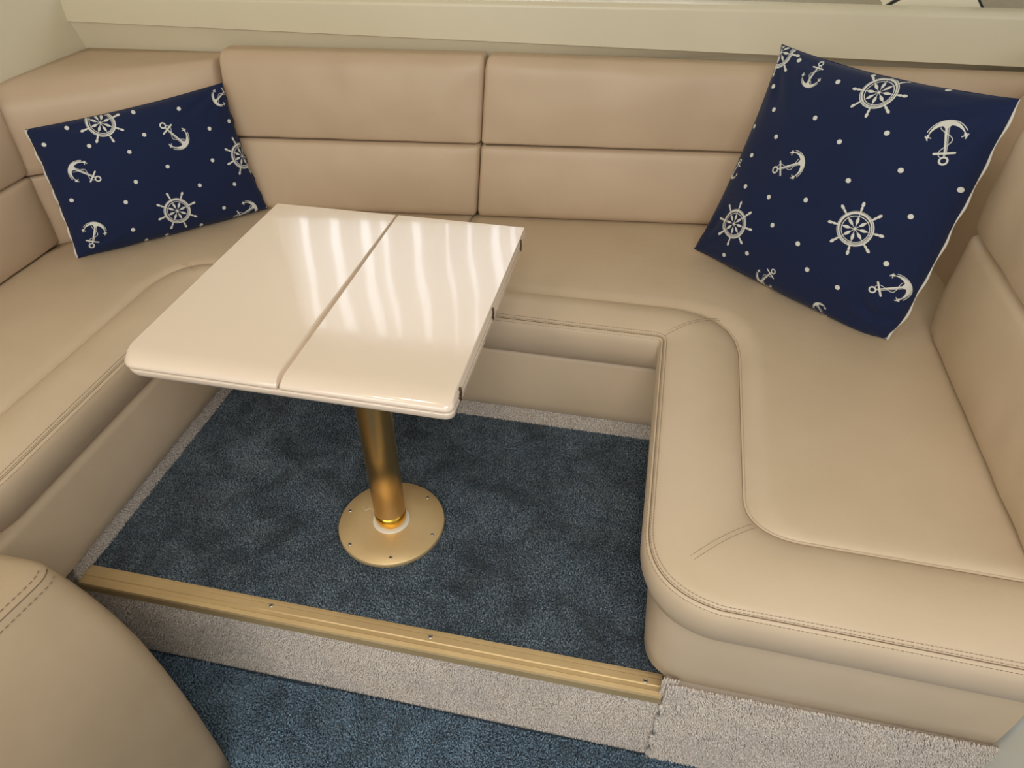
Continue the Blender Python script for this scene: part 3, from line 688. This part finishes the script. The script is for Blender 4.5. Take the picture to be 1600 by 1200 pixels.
def pillow(label, BL, BR, TL, TR, thick, prt, concave, backvec, seed, belly=.6, piped='left', wrinkle=.003, blunt=False):
    BL, BR, TL, TR = [Vector(p) for p in (BL, BR, TL, TR)]
    nrm = (BR-BL).cross(TL-BL).normalized()
    if nrm.dot(Vector(backvec)) > 0: nrm = -nrm          # nrm points to the front
    root = empty('throw_pillow', (BL+BR)/2); tag(root, label, 'pillow', 'navy nautical pillows')
    mt = mat('printed_navy_cotton', (.02, .03, .1), .85, spec=.2)
    P(mt).inputs['Sheen Weight'].default_value = .08
    tc = nd(mt, 'ShaderNodeTexCoord'); im = nd(mt, 'ShaderNodeTexImage'); im.image = prt.image('nautical_print'); im.extension = 'EXTEND'
    lk(mt, tc.outputs['UV'], im.inputs[0]); lk(mt, im.outputs[0], P(mt).inputs['Base Color'])
    nbump(mt, [('n', 28.0, .35, .004), ('n', 900.0, .25, .0006)])
    n = 72
    def surf(sgn, th, name, m_):
        rows, uvs = [], []
        for j in range(n+1):
            v_ = .5-.5*math.cos(PI*j/n) if False else j/n; row = []
            for i in range(n+1):
                u = i/n; U, V = 2*u-1, 2*v_-1
                # scalloped outline: edges drawn in between the corners
                uu = .5+.5*U*(1-2*(concave[0] if U < 0 else concave[1])*(1-V*V)); vv = .5+.5*V*(1-2*(concave[2] if V < 0 else concave[3])*(1-U*U))
                p = BL.lerp(BR, uu).lerp(TL.lerp(TR, uu), vv)
                if blunt:      # lower right corner is tucked and rounded
                    q = math.exp(-((1-U)**2+(1+V)**2)/.030); p = p.lerp(BL.lerp(TR, .5), .045*q)
                e = max((1-U**2)*(1-V**2), 0)
                prof = e**.42*(1-.15*(U*U+V*V)/2)
                wr = wrinkle*noise.noise(Vector((U*2.5+seed, V*2.5, sgn)))*min(1, e*6)
                if blunt: wr -= .010*math.exp(-((V+.80-.10*(1-U))/.045)**2)*math.exp(-((1-U)/.35)**2)*min(1, e*12)
                # gathers that radiate from corners
                for sx in (-1, 1):
                    for sy in (-1, 1):
                        dx, dy = U-sx, V-sy; rr = math.hypot(dx, dy)
                        wr += wrinkle*.55*math.sin(math.atan2(dy, dx)*14+seed+sx)*math.exp(-((rr-.35)/.25)**2)*min(1, e*8)
                row.append(p+nrm*sgn*(th*prof)+nrm*wr*sgn)
            rows.append(row)
        ob = grid(name, rows, m_, root)
        me = ob.data; uvl = me.uv_layers.new(name='UVMap')
        k = n+1; arr = np.zeros((len(me.loops), 2), np.float32); vi = np.zeros(len(me.loops), np.int32); me.loops.foreach_get('vertex_index', vi)
        arr[:, 0] = (vi % k)/n; arr[:, 1] = (vi//k)/n; uvl.data.foreach_set('uv', arr.ravel())
        return ob
    f = surf(1, thick*belly, 'front_cover', mt); b = surf(-1, thick*(1-belly), 'back_cover', navy_edge)
    def epts(side):
        out = []
        for i in range(61):
            t = i/60
            U, V = {'left': (-1, 2*t-1), 'right': (1, 2*t-1), 'top': (2*t-1, 1), 'bottom': (2*t-1, -1)}[side]
            uu = .5+.5*U*(1-2*(concave[0] if U < 0 else concave[1])*(1-V*V)); vv = .5+.5*V*(1-2*(concave[2] if V < 0 else concave[3])*(1-U*U))
            p = BL.lerp(BR, uu).lerp(TL.lerp(TR, uu), vv)
            if blunt: q = math.exp(-((1-U)**2+(1+V)**2)/.030); p = p.lerp(BL.lerp(TR, .5), .045*q)
            out.append(p-nrm*.002+nrm*.0022*math.sin(t*23+seed)+(BR-BL).normalized()*.0016*math.sin(t*41+seed)*(1 if side in ('left','right') else 0))
        return out
    for sd_ in ('left', 'right', 'top', 'bottom'):
        tube('seam_edge', epts(sd_), .0024 if sd_ == piped else .0012, navy_edge if sd_ == piped else mt, root, n=6)
    reparent(root); return root


# left, rectangular
BL, BR, TL, TR = (-.2878, .5244, .310), (.000, .833, .310), (-.335, .5787, .5643), (-.050, .8515, .5927)
W_, H_ = .42, .285
CL = (.012, .02, -.008, .022)
pr = Print(W_, H_)
Hm = homography([(122, 403), (418, 325), (347, 130), (40, 203)], [(0, 0), (W_, 0), (W_, H_), (0, H_)])
z = lambda x, y: unwarp(hm(Hm, (x*.35, y*.35)), CL, W_, H_)
for x, y in ((430, 550), (1065, 685), (757, 932)): c = z(x, y); pr.wheel(c[0], c[1], .0290, .2)
for a, b in (((690, 553), (795, 640)), ((422, 790), (298, 738)), ((400, 1098), (410, 985)), ((1015, 395), (945, 455)), ((1035, 975), (1128, 915))): pr.anchor(z(*a), z(*b))
for x, y in ((191,643),(287,572),(378,647),(547,671),(613,598),(775,486),(908,568),(1009,534),(915,705),(710,733),(573,800),(855,816),(1020,812),(532,890),(308,883),(974,922),(569,1017),(575,503),(877,1005),(725,1050),(635,1073)):
    c = z(x, y); pr.dot(c[0], c[1], .0042)
pillow('navy rectangular pillow with white anchors and ship wheels in the left corner', BL, BR, TL, TR, .095, pr, CL, (-.66, .74, 0), 3, piped='left')
# right, square
BL, BR, TL, TR = (1.0176, .8236, .320), (1.3710, .5480, .306), (1.1185, .9339, .712), (1.4457, .6486, .720)
W_, H_ = .43, .43
CR = (.045, -.004, -.004, .028)
pr = Print(W_, H_)
Hm = homography([(1085, 388), (1392, 544), (1593, 155), (1222, 70)], [(0, 0), (W_, 0), (W_, H_), (0, H_)])
z = lambda x, y: unwarp(hm(Hm, (1050+x*.4334, 40+y*.4334)), CR, W_, H_)
for x, y in ((775, 250), (715, 723), (270, 710), (400, 98)): c = z(x, y); pr.wheel(c[0], c[1], .0300, .1)
for a, b in (((555, 138), (522, 228)), ((1010, 493), (1022, 350)), ((425, 520), (537, 492)), ((405, 878), (328, 925)), ((753, 942), (885, 930)), ((285, 480), (240, 540)), ((556, 1062), (545, 996))): pr.anchor(z(*a), z(*b))
for x, y in ((476,131),(392,222),(629,212),(407,306),(326,360),(568,340),(428,403),(332,465),(660,423),(819,392),(871,519),(1066,581),(696,556),(316,576),(408,614),(545,624),(419,713),(508,778),(903,678),(814,846),(533,871),(308,816),(209,824),(636,935),(1000,230)):
    c = z(x, y); pr.dot(c[0], c[1], .0043)
pillow('large navy square pillow with white anchors and ship wheels leaning in the right corner', BL, BR, TL, TR, .13, pr, CR, (.3, .9, 0), 8, piped='right', wrinkle=.005, blunt=True)

# ------------------------------------------------------------------ cream object with black rim on the shelf, taken as a cover
hd = empty('rimmed_cover', (1.44, 1.25, .745)); tag(hd, 'cream cover with black rubber rim standing on the shelf at top right', 'cover')
yl = lambda x: wback(x)+.038
def cov(o_): return [(1.345-o_, .736), (1.372-o_, .753+o_*.4), (1.41-o_*.5, .80+o_), (1.50+o_*.5, .80+o_), (1.524+o_, .755), (1.541+o_, .736)]
def slabxy(name, pts, d0, d1, m_):
    rows = [[(x, yl(x)+d, z_) for x, z_ in pts] for d in (d0, (d0+d1)/2, d1)]
    return grid(name, rows, m_, hd, closed_u=True, caps=True, smooth=False)
slabxy('cover', cov(0), .0, .10, creamdome)
slabxy('rim', cov(.007), .004, .012, blackr)
reparent(hd)

# pleated curtain in the rear window
cu = empty('curtain', (.25, 1.5, .86)); tag(cu, 'pale pleated curtain hanging in the rear window', 'curtain')
cm = mat('curtain_voile', (.80, .77, .72), .9)
tr = nd(cm, 'ShaderNodeBsdfTranslucent'); tr.inputs[0].default_value = (.80, .77, .74, 1)
mxs = nd(cm, 'ShaderNodeMixShader'); mxs.inputs[0].default_value = .55
lk(cm, P(cm).outputs[0], mxs.inputs[1]); lk(cm, tr.outputs[0], mxs.inputs[2]); lk(cm, mxs.outputs[0], cm.node_tree.nodes['Material Output'].inputs[0])
xx = -.42
rw_ = random.Random(5)
while xx < 1.10:
    wd = rw_.uniform(.04, .10); gap = rw_.uniform(.008, .042)
    rows = []
    for j in range(15):
        zz = .92+.70*j/14; row = []
        for i in range(9):
            t = i/8; sw = .010*math.sin(zz*9+xx*5)+.004*math.sin(zz*23+xx*11)
            row.append((xx+wd*t+sw, YW-.05+.018*math.sin(t*PI)+.004*math.sin(zz*11+xx), zz))
        rows.append(row)
    grid('pleat', rows, cm, cu)
    xx += wd+gap
tube('curtain_rod', [(-.42, YW-.04, 1.63), (1.16, YW-.04, 1.63)], .006, screw_m, cu)
reparent(cu)
